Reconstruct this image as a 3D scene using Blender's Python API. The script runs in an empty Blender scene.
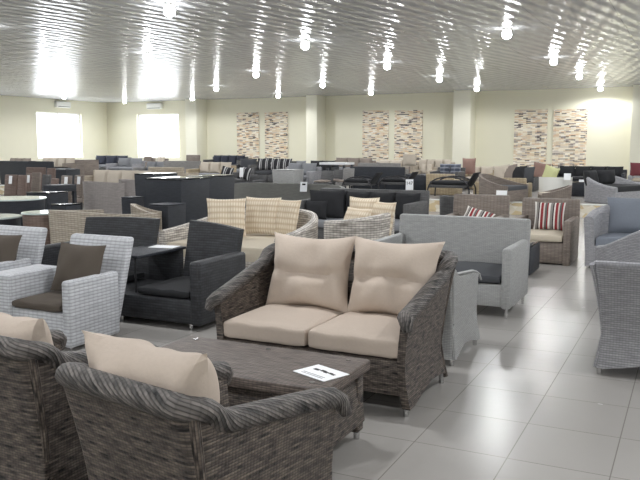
import bpy, bmesh, math, random
from mathutils import Matrix, Vector
random.seed(7)
PI = math.pi
S = bpy.context.scene
COL = S.collection
R = math.radians

# ---------------------------------------------------------------- camera
F_PX, YH, YAW, EYE = 763.0, 145.0, R(26.1), 1.6
PITCH = math.atan((240 - YH) / F_PX)
cam = bpy.data.cameras.new('camera'); co = bpy.data.objects.new('camera', cam); COL.objects.link(co)
co.location = (0, 0, EYE); co.rotation_euler = (PI / 2 - PITCH, 0, YAW)
cam.sensor_width = 36; cam.lens = F_PX * 36 / 640; cam.clip_end = 200
S.camera = co

def at(px, py, Y):
    """a point of the hall at depth Y seen at a pixel: gives X and height"""
    a = (px - 320) / F_PX; b = (240 - py) / F_PX
    fw = math.cos(PITCH) + b * math.sin(PITCH); up = b * math.cos(PITCH) - math.sin(PITCH)
    c, s = math.cos(YAW), math.sin(YAW)
    rx, ry = a * c - fw * s, a * s + fw * c
    t = Y / ry
    return rx * t, EYE + up * t

# ---------------------------------------------------------------- materials
def lin(c):
    return tuple((v / 12.92 if v <= .04045 else ((v + .055) / 1.055) ** 2.4) for v in c)
def rgb(r, g, b): return lin((r / 255, g / 255, b / 255)) + (1,)
def newmat(name):
    m = bpy.data.materials.new(name); m.use_nodes = True
    nt = m.node_tree; b = nt.nodes['Principled BSDF']
    return m, nt, b
def node(nt, t, **kw):
    n = nt.nodes.new(t)
    for k, v in kw.items():
        if k in n.inputs: n.inputs[k].default_value = v
        else: setattr(n, k, v)
    return n
def plain(name, c, rough=.6, metal=0, noise=.06, nscale=40, bump=0.0, spec=.5):
    m, nt, b = newmat(name)
    tc = node(nt, 'ShaderNodeTexCoord')
    n = node(nt, 'ShaderNodeTexNoise', Scale=nscale, Detail=3)
    nt.links.new(tc.outputs['Object'], n.inputs['Vector'])
    mx = node(nt, 'ShaderNodeMix', data_type='RGBA')
    mx.inputs[6].default_value = tuple(v * (1 - noise) for v in c[:3]) + (1,)
    mx.inputs[7].default_value = tuple(min(1, v * (1 + noise)) for v in c[:3]) + (1,)
    nt.links.new(n.outputs['Fac'], mx.inputs[0]); nt.links.new(mx.outputs[2], b.inputs['Base Color'])
    b.inputs['Roughness'].default_value = rough; b.inputs['Metallic'].default_value = metal
    b.inputs['Specular IOR Level'].default_value = spec
    if bump:
        bp = node(nt, 'ShaderNodeBump', Strength=bump, Distance=.01)
        nt.links.new(n.outputs['Fac'], bp.inputs['Height']); nt.links.new(bp.outputs[0], b.inputs['Normal'])
    return m
def wicker(name, c1, c2, gap, bw=.03, bh=.009, mortar=.0016, rough=.55, streak=.35, bump=.6, skew=0.0, alt=.35):
    """woven strands: rounded rows that dip over and under upright stakes, toned strand by strand"""
    m, nt, b = newmat(name); L = nt.links
    def mth(op, x, y=None):
        n = node(nt, 'ShaderNodeMath', operation=op)
        for i, q in enumerate((x, y)):
            if q is None: continue
            if isinstance(q, (int, float)): n.inputs[i].default_value = q
            else: L.new(q, n.inputs[i])
        return n.outputs[0]
    uv = node(nt, 'ShaderNodeUVMap'); sp = node(nt, 'ShaderNodeSeparateXYZ'); L.new(uv.outputs[0], sp.inputs[0])
    u, v = sp.outputs[0], sp.outputs[1]
    if skew: v = mth('ADD', v, mth('MULTIPLY', u, skew))
    vr = mth('DIVIDE', v, bh); row = mth('FLOOR', vr)
    a = mth('POWER', mth('ABSOLUTE', mth('SINE', mth('MULTIPLY', vr, PI))), .55)
    o1 = mth('SINE', mth('ADD', mth('MULTIPLY', u, PI / bw), mth('MULTIPLY', row, PI)))
    o2 = mth('POWER', mth('ABSOLUTE', mth('SINE', mth('MULTIPLY', u, PI / bw))), .6)
    o = mth('ADD', mth('ADD', mth('MULTIPLY', o1, .3 * alt), mth('MULTIPLY', o2, .55 * (1 - alt))), .7 * alt + .45 * (1 - alt))
    k = mth('MULTIPLY', a, o)
    cb = node(nt, 'ShaderNodeCombineXYZ'); L.new(mth('MULTIPLY', u, .9 / bw * .25), cb.inputs[0]); L.new(mth('MULTIPLY', row, .73), cb.inputs[1])
    ns = node(nt, 'ShaderNodeTexNoise', Scale=1.0, Detail=2); L.new(cb.outputs[0], ns.inputs['Vector'])
    r = node(nt, 'ShaderNodeMapRange'); r.inputs[1].default_value = .5 - .22; r.inputs[2].default_value = .5 + .22
    r.inputs[3].default_value = 0 - streak; r.inputs[4].default_value = 1 + streak; r.clamp = False; L.new(ns.outputs['Fac'], r.inputs[0])
    mx = node(nt, 'ShaderNodeMix', data_type='RGBA', clamp_factor=False); mx.inputs[6].default_value = c1; mx.inputs[7].default_value = c2
    cl = node(nt, 'ShaderNodeClamp'); cl.inputs[1].default_value = -streak; cl.inputs[2].default_value = 1 + streak; L.new(r.outputs[0], cl.inputs[0])
    L.new(cl.outputs[0], mx.inputs[0])
    m2 = node(nt, 'ShaderNodeMix', data_type='RGBA'); m2.inputs[6].default_value = gap; L.new(mx.outputs[2], m2.inputs[7])
    L.new(mth('MINIMUM', mth('MULTIPLY', k, 1.25), 1.0), m2.inputs[0])  # strand edges and dips fade to gap: weave shade put into the colour
    L.new(m2.outputs[2], b.inputs['Base Color'])
    bp = node(nt, 'ShaderNodeBump', Strength=bump, Distance=.003); L.new(k, bp.inputs['Height']); L.new(bp.outputs[0], b.inputs['Normal'])
    b.inputs['Roughness'].default_value = rough
    return m
def stripes(name, cols, period, axis=0, rough=.85):
    m, nt, b = newmat(name)
    uv = node(nt, 'ShaderNodeUVMap'); sp = node(nt, 'ShaderNodeSeparateXYZ'); nt.links.new(uv.outputs[0], sp.inputs[0])
    d = node(nt, 'ShaderNodeMath', operation='DIVIDE'); d.inputs[1].default_value = period
    nt.links.new(sp.outputs[axis], d.inputs[0])
    fr = node(nt, 'ShaderNodeMath', operation='FRACT'); nt.links.new(d.outputs[0], fr.inputs[0])
    cr = node(nt, 'ShaderNodeValToRGB'); cr.color_ramp.interpolation = 'CONSTANT'
    e = cr.color_ramp.elements
    e[0].position = 0; e[0].color = cols[0][1]; e[1].position = cols[1][0]; e[1].color = cols[1][1]
    for p, c in cols[2:]:
        k = e.new(p); k.color = c
    nt.links.new(fr.outputs[0], cr.inputs[0]); nt.links.new(cr.outputs[0], b.inputs['Base Color'])
    b.inputs['Roughness'].default_value = rough
    return m
def mosaic_mat(name):
    m, nt, b = newmat(name)
    tc = node(nt, 'ShaderNodeUVMap')
    br = node(nt, 'ShaderNodeTexBrick', Scale=1.0)
    br.inputs['Color1'].default_value = (0, 0, 0, 1); br.inputs['Color2'].default_value = (1, 1, 1, 1); br.inputs['Mortar'].default_value = (.5, .5, .5, 1)
    br.inputs['Brick Width'].default_value = .17; br.inputs['Row Height'].default_value = .036; br.inputs['Mortar Size'].default_value = .002
    br.offset = .37
    nt.links.new(tc.outputs[0], br.inputs['Vector'])
    cr = node(nt, 'ShaderNodeValToRGB'); cr.color_ramp.interpolation = 'CONSTANT'
    cols = [(0, rgb(84, 76, 76)), (.1, rgb(232, 222, 200)), (.28, rgb(220, 200, 170)), (.4, rgb(240, 232, 215)), (.55, rgb(206, 196, 184)),
            (.66, rgb(228, 210, 180)), (.78, rgb(140, 128, 124)), (.84, rgb(222, 190, 152)), (.92, rgb(245, 238, 226))]
    e = cr.color_ramp.elements
    e[0].position = 0; e[0].color = cols[0][1]; e[1].position = cols[1][0]; e[1].color = cols[1][1]
    for p, c in cols[2:]:
        k = e.new(p); k.color = c
    nt.links.new(br.outputs['Color'], cr.inputs[0]); nt.links.new(cr.outputs[0], b.inputs['Base Color'])
    b.inputs['Roughness'].default_value = .7
    bp = node(nt, 'ShaderNodeBump', Strength=.8, Distance=.01)
    nt.links.new(br.outputs['Color'], bp.inputs['Height']); nt.links.new(bp.outputs[0], b.inputs['Normal'])
    return m
def emit(name, c, s):
    m, nt, b = newmat(name)
    b.inputs['Base Color'].default_value = (.9, .9, .9, 1)
    b.inputs['Emission Color'].default_value = c; b.inputs['Emission Strength'].default_value = s
    return m
def glass(name, tint=(.85, .95, .92, 1), rough=.02):
    m, nt, b = newmat(name)
    b.inputs['Base Color'].default_value = tint; b.inputs['Roughness'].default_value = rough
    b.inputs['Transmission Weight'].default_value = 1; b.inputs['IOR'].default_value = 1.45
    return m
def pane_glass(name):
    m, nt, b = newmat(name); nt.nodes.remove(b)
    out = [n for n in nt.nodes if n.type == 'OUTPUT_MATERIAL'][0]
    t = node(nt, 'ShaderNodeBsdfTransparent'); g = node(nt, 'ShaderNodeBsdfGlossy', Roughness=.02)
    mx = node(nt, 'ShaderNodeMixShader'); mx.inputs[0].default_value = .06
    nt.links.new(t.outputs[0], mx.inputs[1]); nt.links.new(g.outputs[0], mx.inputs[2]); nt.links.new(mx.outputs[0], out.inputs[0])
    return m

M = {}
M['brown'] = wicker('brown_wicker', rgb(58, 51, 47), rgb(116, 105, 96), rgb(10, 8, 8), .016, .011, streak=.4, bump=1)
M['rim'] = wicker('brown_rim_wicker', rgb(52, 49, 47), rgb(116, 110, 106), rgb(14, 12, 11), .022, .009, streak=.4, bump=1, skew=.3)
M['tabletop'] = wicker('brown_tabletop_wicker', rgb(86, 76, 70), rgb(120, 108, 100), rgb(34, 29, 27), .026, .011, streak=.4)
M['white'] = wicker('white_wicker', rgb(184, 186, 190), rgb(206, 208, 212), rgb(132, 133, 138), .05, .026, .003, streak=.1)
M['black'] = wicker('black_wicker', rgb(32, 33, 37), rgb(54, 56, 60), rgb(12, 12, 14), .03, .024, .004, streak=.2)
M['blackfine'] = wicker('black_fine_wicker', rgb(34, 38, 46), rgb(46, 51, 60), rgb(20, 22, 27), .03, .012, .002, streak=.2)
M['lightgrey'] = wicker('light_grey_wicker', rgb(156, 157, 156), rgb(172, 173, 172), rgb(122, 122, 122), .02, .012, .002, streak=.12)
M['grey'] = wicker('grey_wicker', rgb(146, 146, 150), rgb(170, 170, 174), rgb(98, 98, 101), .02, .016, .0026, streak=.15)
M['midgrey'] = wicker('mid_grey_wicker', rgb(126, 124, 122), rgb(148, 146, 144), rgb(92, 90, 88), .03, .012, .002, streak=.15)
M['barrel'] = wicker('warm_grey_wicker', rgb(146, 140, 138), rgb(168, 162, 159), rgb(110, 105, 103), .03, .012, .002, streak=.12)
M['olive'] = wicker('olive_grey_wicker', rgb(112, 112, 107), rgb(128, 128, 122), rgb(86, 86, 82), .03, .012, .002, streak=.12)
M['taupe'] = wicker('taupe_wicker', rgb(120, 110, 102), rgb(146, 134, 124), rgb(70, 62, 58), .05, .018, .003, streak=.2)
M['mahogany'] = wicker('reddish_brown_wicker', rgb(112, 94, 86), rgb(134, 114, 104), rgb(66, 54, 50), .05, .02, .003, streak=.25)
M['tan'] = wicker('tan_wicker', rgb(164, 154, 140), rgb(188, 178, 162), rgb(104, 96, 86), .06, .024, .003, streak=.2)
M['natural'] = wicker('natural_rattan', rgb(168, 152, 124), rgb(196, 180, 150), rgb(100, 86, 66), .08, .03, .005, streak=.25)
M['whitewash'] = wicker('whitewashed_rattan', rgb(170, 164, 156), rgb(220, 214, 206), rgb(70, 64, 60), .045, .028, .006, streak=.45)
M['darkrattan'] = wicker('dark_rattan', rgb(66, 62, 56), rgb(120, 114, 102), rgb(24, 22, 20), .06, .02, .005, streak=.5)
M['charcoal'] = wicker('charcoal_wicker', rgb(76, 76, 77), rgb(98, 98, 99), rgb(48, 48, 49), .04, .014, .002, streak=.2)
M['cream'] = plain('beige_cushion_cloth', rgb(192, 178, 165), .9, noise=.05, nscale=60, bump=.15)
M['ivory'] = plain('ivory_cushion_cloth', rgb(194, 184, 166), .9, bump=.1)
M['darkbrown'] = plain('dark_brown_cloth', rgb(84, 76, 68), .95, noise=.15, nscale=200, bump=.3)
M['blackcloth'] = plain('black_cloth', rgb(34, 35, 38), .9, bump=.1)
M['charcloth'] = plain('charcoal_cloth', rgb(66, 68, 72), .9, bump=.1)
M['bluegrey'] = plain('blue_grey_cloth', rgb(118, 124, 134), .9, bump=.1)
M['greycloth'] = plain('grey_cloth', rgb(128, 130, 134), .9, bump=.1)
M['taupecloth'] = plain('taupe_cloth', rgb(132, 122, 114), .9, bump=.1)
M['palecloth'] = plain('pale_beige_cloth', rgb(188, 178, 164), .9, bump=.1)
M['navy'] = plain('navy_cloth', rgb(42, 46, 58), .9, bump=.1)
M['green'] = plain('lime_green_cloth', rgb(184, 186, 140), .9)
M['rust'] = plain('rust_brown_cloth', rgb(146, 118, 108), .9)
M['maroon'] = plain('maroon_cloth', rgb(112, 56, 62), .9)
M['metal'] = plain('brushed_metal', rgb(200, 200, 200), .25, 1, noise=.02)
M['darkmetal'] = plain('dark_metal', rgb(60, 60, 62), .4, .6, noise=.02)
M['paper'] = plain('white_paper', rgb(244, 246, 248), .7, noise=.01)
M['ink'] = plain('black_ink', rgb(30, 30, 34), .7)
M['greyink'] = plain('grey_ink', rgb(150, 150, 156), .7)
M['whiteplastic'] = plain('white_plastic', rgb(236, 236, 230), .4, noise=.01)
M['greyplastic'] = plain('grey_plastic', rgb(120, 120, 120), .5)
M['glasstop'] = glass('clear_table_glass')
M['frost'] = plain('pale_glass_top', rgb(196, 208, 206), .08, noise=.02, spec=.8)
M['blackglass'] = plain('black_glass_top', rgb(30, 34, 38), .06, noise=.02, spec=.9)
M['whitetop'] = plain('white_tabletop', rgb(226, 228, 230), .3, noise=.01)
M['wall'] = plain('pale_yellow_wall_paint', rgb(232, 229, 208), .8, noise=.015, nscale=3)
M['column'] = plain('pale_column_paint', rgb(236, 234, 217), .8, noise=.015, nscale=3)
M['whitetile'] = plain('white_edge_tile', rgb(236, 236, 230), .25, noise=.02)
M['frame'] = plain('white_window_frame', rgb(232, 232, 232), .4, noise=.01)
M['pane'] = pane_glass('window_glass')
M['bulb'] = emit('lamp_glow', (.97, .985, 1, 1), 14)
M['mosaic'] = mosaic_mat('stone_strip_mosaic')
M['redstripe'] = stripes('red_striped_cloth', [(0, rgb(214, 210, 204)), (.14, rgb(132, 128, 124)), (.3, rgb(56, 44, 44)), (.38, rgb(220, 216, 210)), (.48, rgb(136, 42, 48)), (.66, rgb(196, 190, 184)), (.76, rgb(96, 92, 90)), (.9, rgb(136, 42, 48))], .2)
M['bwstripe'] = stripes('black_white_striped_cloth', [(0, rgb(36, 36, 40)), (.55, rgb(176, 176, 176)), (.72, rgb(40, 40, 44)), (.88, rgb(160, 160, 160))], .22)
def lattice(name, base, line, line2):
    m, nt, b = newmat(name); L = nt.links
    uv = node(nt, 'ShaderNodeUVMap'); sp = node(nt, 'ShaderNodeSeparateXYZ'); L.new(uv.outputs[0], sp.inputs[0])
    def w(o, per, pw):
        a = node(nt, 'ShaderNodeMath', operation='MULTIPLY'); a.inputs[1].default_value = PI / per; L.new(o, a.inputs[0])
        c = node(nt, 'ShaderNodeMath', operation='SINE'); L.new(a.outputs[0], c.inputs[0])
        d = node(nt, 'ShaderNodeMath', operation='ABSOLUTE'); L.new(c.outputs[0], d.inputs[0])
        e = node(nt, 'ShaderNodeMath', operation='POWER'); e.inputs[1].default_value = pw; L.new(d.outputs[0], e.inputs[0]); return e.outputs[0]
    mu = node(nt, 'ShaderNodeMath', operation='MULTIPLY'); L.new(w(sp.outputs[0], .034, .7), mu.inputs[0]); L.new(w(sp.outputs[1], .075, .8), mu.inputs[1])
    mx = node(nt, 'ShaderNodeMix', data_type='RGBA'); mx.inputs[6].default_value = line; mx.inputs[7].default_value = base
    L.new(mu.outputs[0], mx.inputs[0]); L.new(mx.outputs[2], b.inputs['Base Color']); b.inputs['Roughness'].default_value = .9
    return m
M['lattice'] = lattice('cream_lattice_cloth', rgb(232, 222, 204), rgb(196, 176, 148), None)
M['tanpattern'] = wicker('tan_patterned_cloth', rgb(186, 176, 160), rgb(168, 158, 142), rgb(140, 128, 112), .07, .05, .012, rough=.9, streak=.1, bump=.1)
M['plaid'] = wicker('blue_plaid_cloth', rgb(52, 58, 74), rgb(78, 84, 100), rgb(170, 174, 182), .16, .12, .02, rough=.9, streak=.05, bump=0)
# platform front: warm stone cladding
def stone_mat():
    m, nt, b = newmat('warm_stone_cladding')
    uv = node(nt, 'ShaderNodeUVMap'); mp = node(nt, 'ShaderNodeMapping'); mp.inputs['Scale'].default_value = (5, 9, 1)
    nt.links.new(uv.outputs[0], mp.inputs['Vector'])
    v = node(nt, 'ShaderNodeTexVoronoi', Scale=1.0); nt.links.new(mp.outputs[0], v.inputs['Vector'])
    sp = node(nt, 'ShaderNodeSeparateColor'); nt.links.new(v.outputs['Color'], sp.inputs[0])
    cr = node(nt, 'ShaderNodeValToRGB'); e = cr.color_ramp.elements; cr.color_ramp.interpolation = 'CONSTANT'
    e[0].color = rgb(226, 218, 200); e[1].position = .3; e[1].color = rgb(206, 186, 150)
    k = e.new(.55); k.color = rgb(238, 232, 218); k = e.new(.75); k.color = rgb(214, 196, 156)
    nt.links.new(sp.outputs[0], cr.inputs[0]); nt.links.new(cr.outputs[0], b.inputs['Base Color'])
    return m
M['stone'] = stone_mat()
def floor_mat():
    m, nt, b = newmat('polished_floor_tile')
    tc = node(nt, 'ShaderNodeTexCoord'); mp = node(nt, 'ShaderNodeMapping'); mp.inputs['Location'].default_value = (.29, -.5, 0)
    nt.links.new(tc.outputs['Object'], mp.inputs['Vector'])
    br = node(nt, 'ShaderNodeTexBrick', Scale=1.0); br.offset = 0
    br.inputs['Color1'].default_value = rgb(158, 155, 151); br.inputs['Color2'].default_value = rgb(162, 159, 155); br.inputs['Mortar'].default_value = rgb(124, 120, 116)
    br.inputs['Brick Width'].default_value = .5; br.inputs['Row Height'].default_value = .55; br.inputs['Mortar Size'].default_value = .003
    nt.links.new(mp.outputs[0], br.inputs['Vector']); nt.links.new(br.outputs['Color'], b.inputs['Base Color'])
    n = node(nt, 'ShaderNodeTexNoise', Scale=5, Detail=3); nt.links.new(tc.outputs['Object'], n.inputs['Vector'])
    rr = node(nt, 'ShaderNodeMapRange'); rr.inputs[3].default_value = .23; rr.inputs[4].default_value = .29
    nt.links.new(n.outputs['Fac'], rr.inputs[0]); nt.links.new(rr.outputs[0], b.inputs['Roughness'])
    n2 = node(nt, 'ShaderNodeTexNoise', Scale=9, Detail=2); nt.links.new(tc.outputs['Object'], n2.inputs['Vector'])
    bp = node(nt, 'ShaderNodeBump', Strength=.25, Distance=.01); nt.links.new(n2.outputs['Fac'], bp.inputs['Height']); bp.inputs['Strength'].default_value = .15
    nt.links.new(bp.outputs[0], b.inputs['Normal'])
    return m
M['floor'] = floor_mat(); M['floor'].node_tree.nodes['Principled BSDF'].inputs['Specular IOR Level'].default_value = .28
def ceiling_mat():
    m, nt, b = newmat('embossed_foil_ceiling')
    tc = node(nt, 'ShaderNodeTexCoord')
    br = node(nt, 'ShaderNodeTexBrick', Scale=1.0); br.offset = 0
    br.inputs['Color1'].default_value = rgb(200, 202, 206); br.inputs['Color2'].default_value = rgb(194, 196, 200); br.inputs['Mortar'].default_value = rgb(136, 138, 142)
    br.inputs['Brick Width'].default_value = 1.2; br.inputs['Row Height'].default_value = .6; br.inputs['Mortar Size'].default_value = .006
    nt.links.new(tc.outputs['Object'], br.inputs['Vector']); nt.links.new(br.outputs['Color'], b.inputs['Base Color'])
    sp = node(nt, 'ShaderNodeSeparateXYZ'); nt.links.new(tc.outputs['Object'], sp.inputs[0])
    def wave(o, per):
        a = node(nt, 'ShaderNodeMath', operation='MULTIPLY'); a.inputs[1].default_value = 2 * PI / per
        nt.links.new(o, a.inputs[0]); s = node(nt, 'ShaderNodeMath', operation='SINE'); nt.links.new(a.outputs[0], s.inputs[0]); return s.outputs[0]
    mul = node(nt, 'ShaderNodeMath', operation='MULTIPLY')
    nt.links.new(wave(sp.outputs[0], .28), mul.inputs[0]); nt.links.new(wave(sp.outputs[1], 1.3), mul.inputs[1])
    bp = node(nt, 'ShaderNodeBump', Strength=1.0, Distance=.011); nt.links.new(mul.outputs[0], bp.inputs['Height'])
    nt.links.new(bp.outputs[0], b.inputs['Normal'])
    b.inputs['Roughness'].default_value = .2; b.inputs['Metallic'].default_value = 0; b.inputs['Specular IOR Level'].default_value = .3
    return m
M['ceiling'] = ceiling_mat()

# ---------------------------------------------------------------- mesh helpers
def BM():
    bm = bmesh.new(); bm.loops.layers.uv.new('UVMap'); bm.faces.layers.int.new('has'); return bm
def face(bm, vs, uvs=None):
    try: f = bm.faces.new(vs)
    except ValueError: return None
    if uvs:
        l = bm.loops.layers.uv['UVMap']; f[bm.faces.layers.int['has']] = 1
        for lp, uv in zip(f.loops, uvs): lp[l].uv = uv
    return f
def obj(name, bm, mat, parent=None, angle=40, loc=None, rot=None):
    bm.normal_update()
    l = bm.loops.layers.uv['UVMap']; h = bm.faces.layers.int['has']
    for f in bm.faces:
        if f[h]: continue
        n = f.normal
        if abs(n.z) > .75:
            for lp in f.loops: lp[l].uv = (lp.vert.co.x, lp.vert.co.y)
        else:
            t = Vector((-n.y, n.x)); t = t.normalized() if t.length > 1e-6 else Vector((1, 0))
            for lp in f.loops: lp[l].uv = (lp.vert.co.x * t.x + lp.vert.co.y * t.y, lp.vert.co.z)
    me = bpy.data.meshes.new(name); bm.to_mesh(me); bm.free()
    me.polygons.foreach_set('use_smooth', [True] * len(me.polygons))
    me.set_sharp_from_angle(angle=R(angle))
    me.materials.append(M[mat] if isinstance(mat, str) else mat)
    o = bpy.data.objects.new(name, me); COL.objects.link(o)
    if parent: o.parent = parent
    if loc: o.location = loc
    if rot is not None: o.rotation_euler = rot if not isinstance(rot, (int, float)) else (0, 0, rot)
    return o
def tag(o, label, cat, group=None):
    o['label'] = label; o['category'] = cat
    if group: o['group'] = group
    return o
def thing(name, label, cat, x, y, z=0, rot=0, group=None):
    o = bpy.data.objects.new(name, None); COL.objects.link(o); o.empty_display_size = .1
    o.location = (x, y, z); o.rotation_euler = (0, 0, R(rot))
    return tag(o, label, cat, group)
def struct(name, bm, mat, parent=None, **k):
    o = obj(name, bm, mat, parent, **k)
    if not parent: o['kind'] = 'structure'
    return o
def copy_tree(o, parent=None):
    c = o.copy(); COL.objects.link(c)
    if parent: c.parent = parent
    for ch in o.children:
        if ch.type != 'LIGHT': copy_tree(ch, c)
    return c
def T(x=0, y=0, z=0): return Matrix.Translation((x, y, z))
def RX(d): return Matrix.Rotation(R(d), 4, 'X')
def RY(d): return Matrix.Rotation(R(d), 4, 'Y')
def RZ(d): return Matrix.Rotation(R(d), 4, 'Z')
def box(bm, x0, x1, y0, y1, z0, z1, bev=0.0, seg=2, mtx=None, taper=None, shear=0):
    """box with bevelled edges; taper scales the bottom about its middle; shear leans the top towards +Y"""
    t = bmesh.new(); bmesh.ops.create_cube(t, size=1)
    cx, cy, cz = (x0 + x1) / 2, (y0 + y1) / 2, (z0 + z1) / 2
    for v in t.verts:
        fx = fy = 1
        if taper and v.co.z < 0: fx = fy = taper
        zz = v.co.z
        v.co = Vector((cx + v.co.x * (x1 - x0) * fx, cy + v.co.y * (y1 - y0) * fy + (zz + .5) * shear, cz + zz * (z1 - z0)))
    if bev > 0: bmesh.ops.bevel(t, geom=t.edges[:], offset=bev, segments=seg, profile=.5, affect='EDGES')
    join(bm, t, mtx)
def join(bm, t, mtx=None):
    mp = {}
    for v in t.verts: mp[v] = bm.verts.new(mtx @ v.co if mtx else v.co)
    for f in t.faces: face(bm, [mp[v] for v in f.verts])
    t.free()
def cyl(bm, x, y, z0, z1, r0, r1=None, seg=20, mtx=None, cap=True):
    r1 = r0 if r1 is None else r1
    a = []; 
    for z, r in ((z0, r0), (z1, r1)):
        ring = []
        for i in range(seg):
            p = Vector((x + r * math.cos(2 * PI * i / seg), y + r * math.sin(2 * PI * i / seg), z))
            ring.append(bm.verts.new(mtx @ p if mtx else p))
        a.append(ring)
    cir = 2 * PI * max(r0, r1)
    for i in range(seg):
        j = (i + 1) % seg; u0, u1 = cir * i / seg, cir * (i + 1) / seg
        face(bm, [a[0][i], a[0][j], a[1][j], a[1][i]], [(u0, z0), (u1, z0), (u1, z1), (u0, z1)])
    if cap: face(bm, a[1]); face(bm, a[0][::-1])
def ball(bm, x, y, z, r, sx=1, sz=1):
    t = bmesh.new(); bmesh.ops.create_uvsphere(t, u_segments=16, v_segments=10, radius=r)
    for v in t.verts: v.co = Vector((v.co.x * sx + x, v.co.y * sx + y, v.co.z * sz + z))
    join(bm, t)
def tube(bm, pts, r, seg=8, rz=None, closed=False):
    """tube along points; r may be a list; rz flattens its height"""
    n = len(pts); pts = [Vector(p) for p in pts]; rings = []; L = 0; acc = []
    for i, p in enumerate(pts):
        if i: L += (p - pts[i - 1]).length
        acc.append(L)
        d = (pts[min(i + 1, n - 1)] - pts[max(i - 1, 0)]); d.normalize()
        s = d.cross(Vector((0, 0, 1)))
        if s.length < 1e-4: s = Vector((1, 0, 0))
        s.normalize(); u = s.cross(d)
        rr = r[i] if isinstance(r, (list, tuple)) else r; k = (rz or 1)
        rings.append([bm.verts.new(p + s * rr * math.cos(2 * PI * j / seg) + u * rr * k * math.sin(2 * PI * j / seg)) for j in range(seg)])
    r0 = r[0] if isinstance(r, (list, tuple)) else r
    cir = 2 * PI * r0
    for i in range(n - 1):
        for j in range(seg):
            q = (j + 1) % seg; v0, v1 = cir * j / seg, cir * (j + 1) / seg
            face(bm, [rings[i][j], rings[i][q], rings[i + 1][q], rings[i + 1][j]], [(acc[i], v0), (acc[i], v1), (acc[i + 1], v1), (acc[i + 1], v0)])
    face(bm, rings[0]); face(bm, rings[-1][::-1])
def smooth_path(pts, seg=5, rad=.15):
    """rounds the corners of a plan polyline whose points carry (x, y, ztop)"""
    out = [Vector(pts[0])]
    for i in range(1, len(pts) - 1):
        a, b, c = Vector(pts[i - 1]), Vector(pts[i]), Vector(pts[i + 1])
        da = (a - b); dc = (c - b); ra = min(rad, da.length * .45); rc = min(rad, dc.length * .45)
        p, q = b + da.normalized() * ra, b + dc.normalized() * rc
        for k in range(seg + 1):
            t = k / seg; out.append(p * (1 - t) ** 2 + b * 2 * t * (1 - t) + q * t * t)
    out.append(Vector(pts[-1])); 
    dense = []
    for a, b in zip(out, out[1:]):
        m = max(1, int((b - a).length / .12))
        for k in range(m): dense.append(a.lerp(b, k / m))
    dense.append(out[-1]); return dense
def shell(bm, path, zbot, thick, prof=lambda z: 0, layers=8, arch=None, lean=None):
    """upright wall along a plan path (x, y, ztop), pushed outward by prof(z); returns its top line"""
    n = len(path); nor = []
    for i in range(n):
        d = path[min(i + 1, n - 1)] - path[max(i - 1, 0)]; d.z = 0; d.normalize()
        nor.append(Vector((d.y, -d.x, 0)))
    cx = sum(p.x for p in path) / n; cy = sum(p.y for p in path) / n
    if sum(nor[i].x * (path[i].x - cx) + nor[i].y * (path[i].y - cy) for i in range(n)) < 0: nor = [-v for v in nor]
    acc = [0]
    for i in range(1, n): acc.append(acc[-1] + (path[i].xy - path[i - 1].xy).length)
    g = {}; top = []
    for side, off in ((0, 0), (1, -thick)):
        for i in range(n):
            for k in range(layers + 1):
                zb = zbot if arch is None else zbot + arch(acc[i] / acc[-1])
                z = zb + (path[i].z - zb) * k / layers
                p = path[i] + nor[i] * (prof(z) + off)
                if lean: p.y += lean(z) * max(0, nor[i].y)
                p.z = z
                g[side, i, k] = bm.verts.new(p)
    for i in range(n):
        p = path[i] + nor[i] * (prof(path[i].z) - thick / 2)
        if lean: p.y += lean(path[i].z) * max(0, nor[i].y)
        p.z = path[i].z; top.append(p)
    for side in (0, 1):
        for i in range(n - 1):
            for k in range(layers):
                q = [(i, k), (i + 1, k), (i + 1, k + 1), (i, k + 1)]
                if side: q = q[::-1]
                face(bm, [g[side, a, b] for a, b in q], [(acc[a], g[side, a, b].co.z) for a, b in q])
    for i in range(n - 1):
        face(bm, [g[0, i, layers], g[0, i + 1, layers], g[1, i + 1, layers], g[1, i, layers]])
        face(bm, [g[0, i, 0], g[1, i, 0], g[1, i + 1, 0], g[0, i + 1, 0]])
    for i in (0, n - 1):
        for k in range(layers):
            q = [g[0, i, k], g[0, i, k + 1], g[1, i, k + 1], g[1, i, k]]
            face(bm, q if i else q[::-1])
    bmesh.ops.recalc_face_normals(bm, faces=bm.faces[:])
    return top
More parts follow.
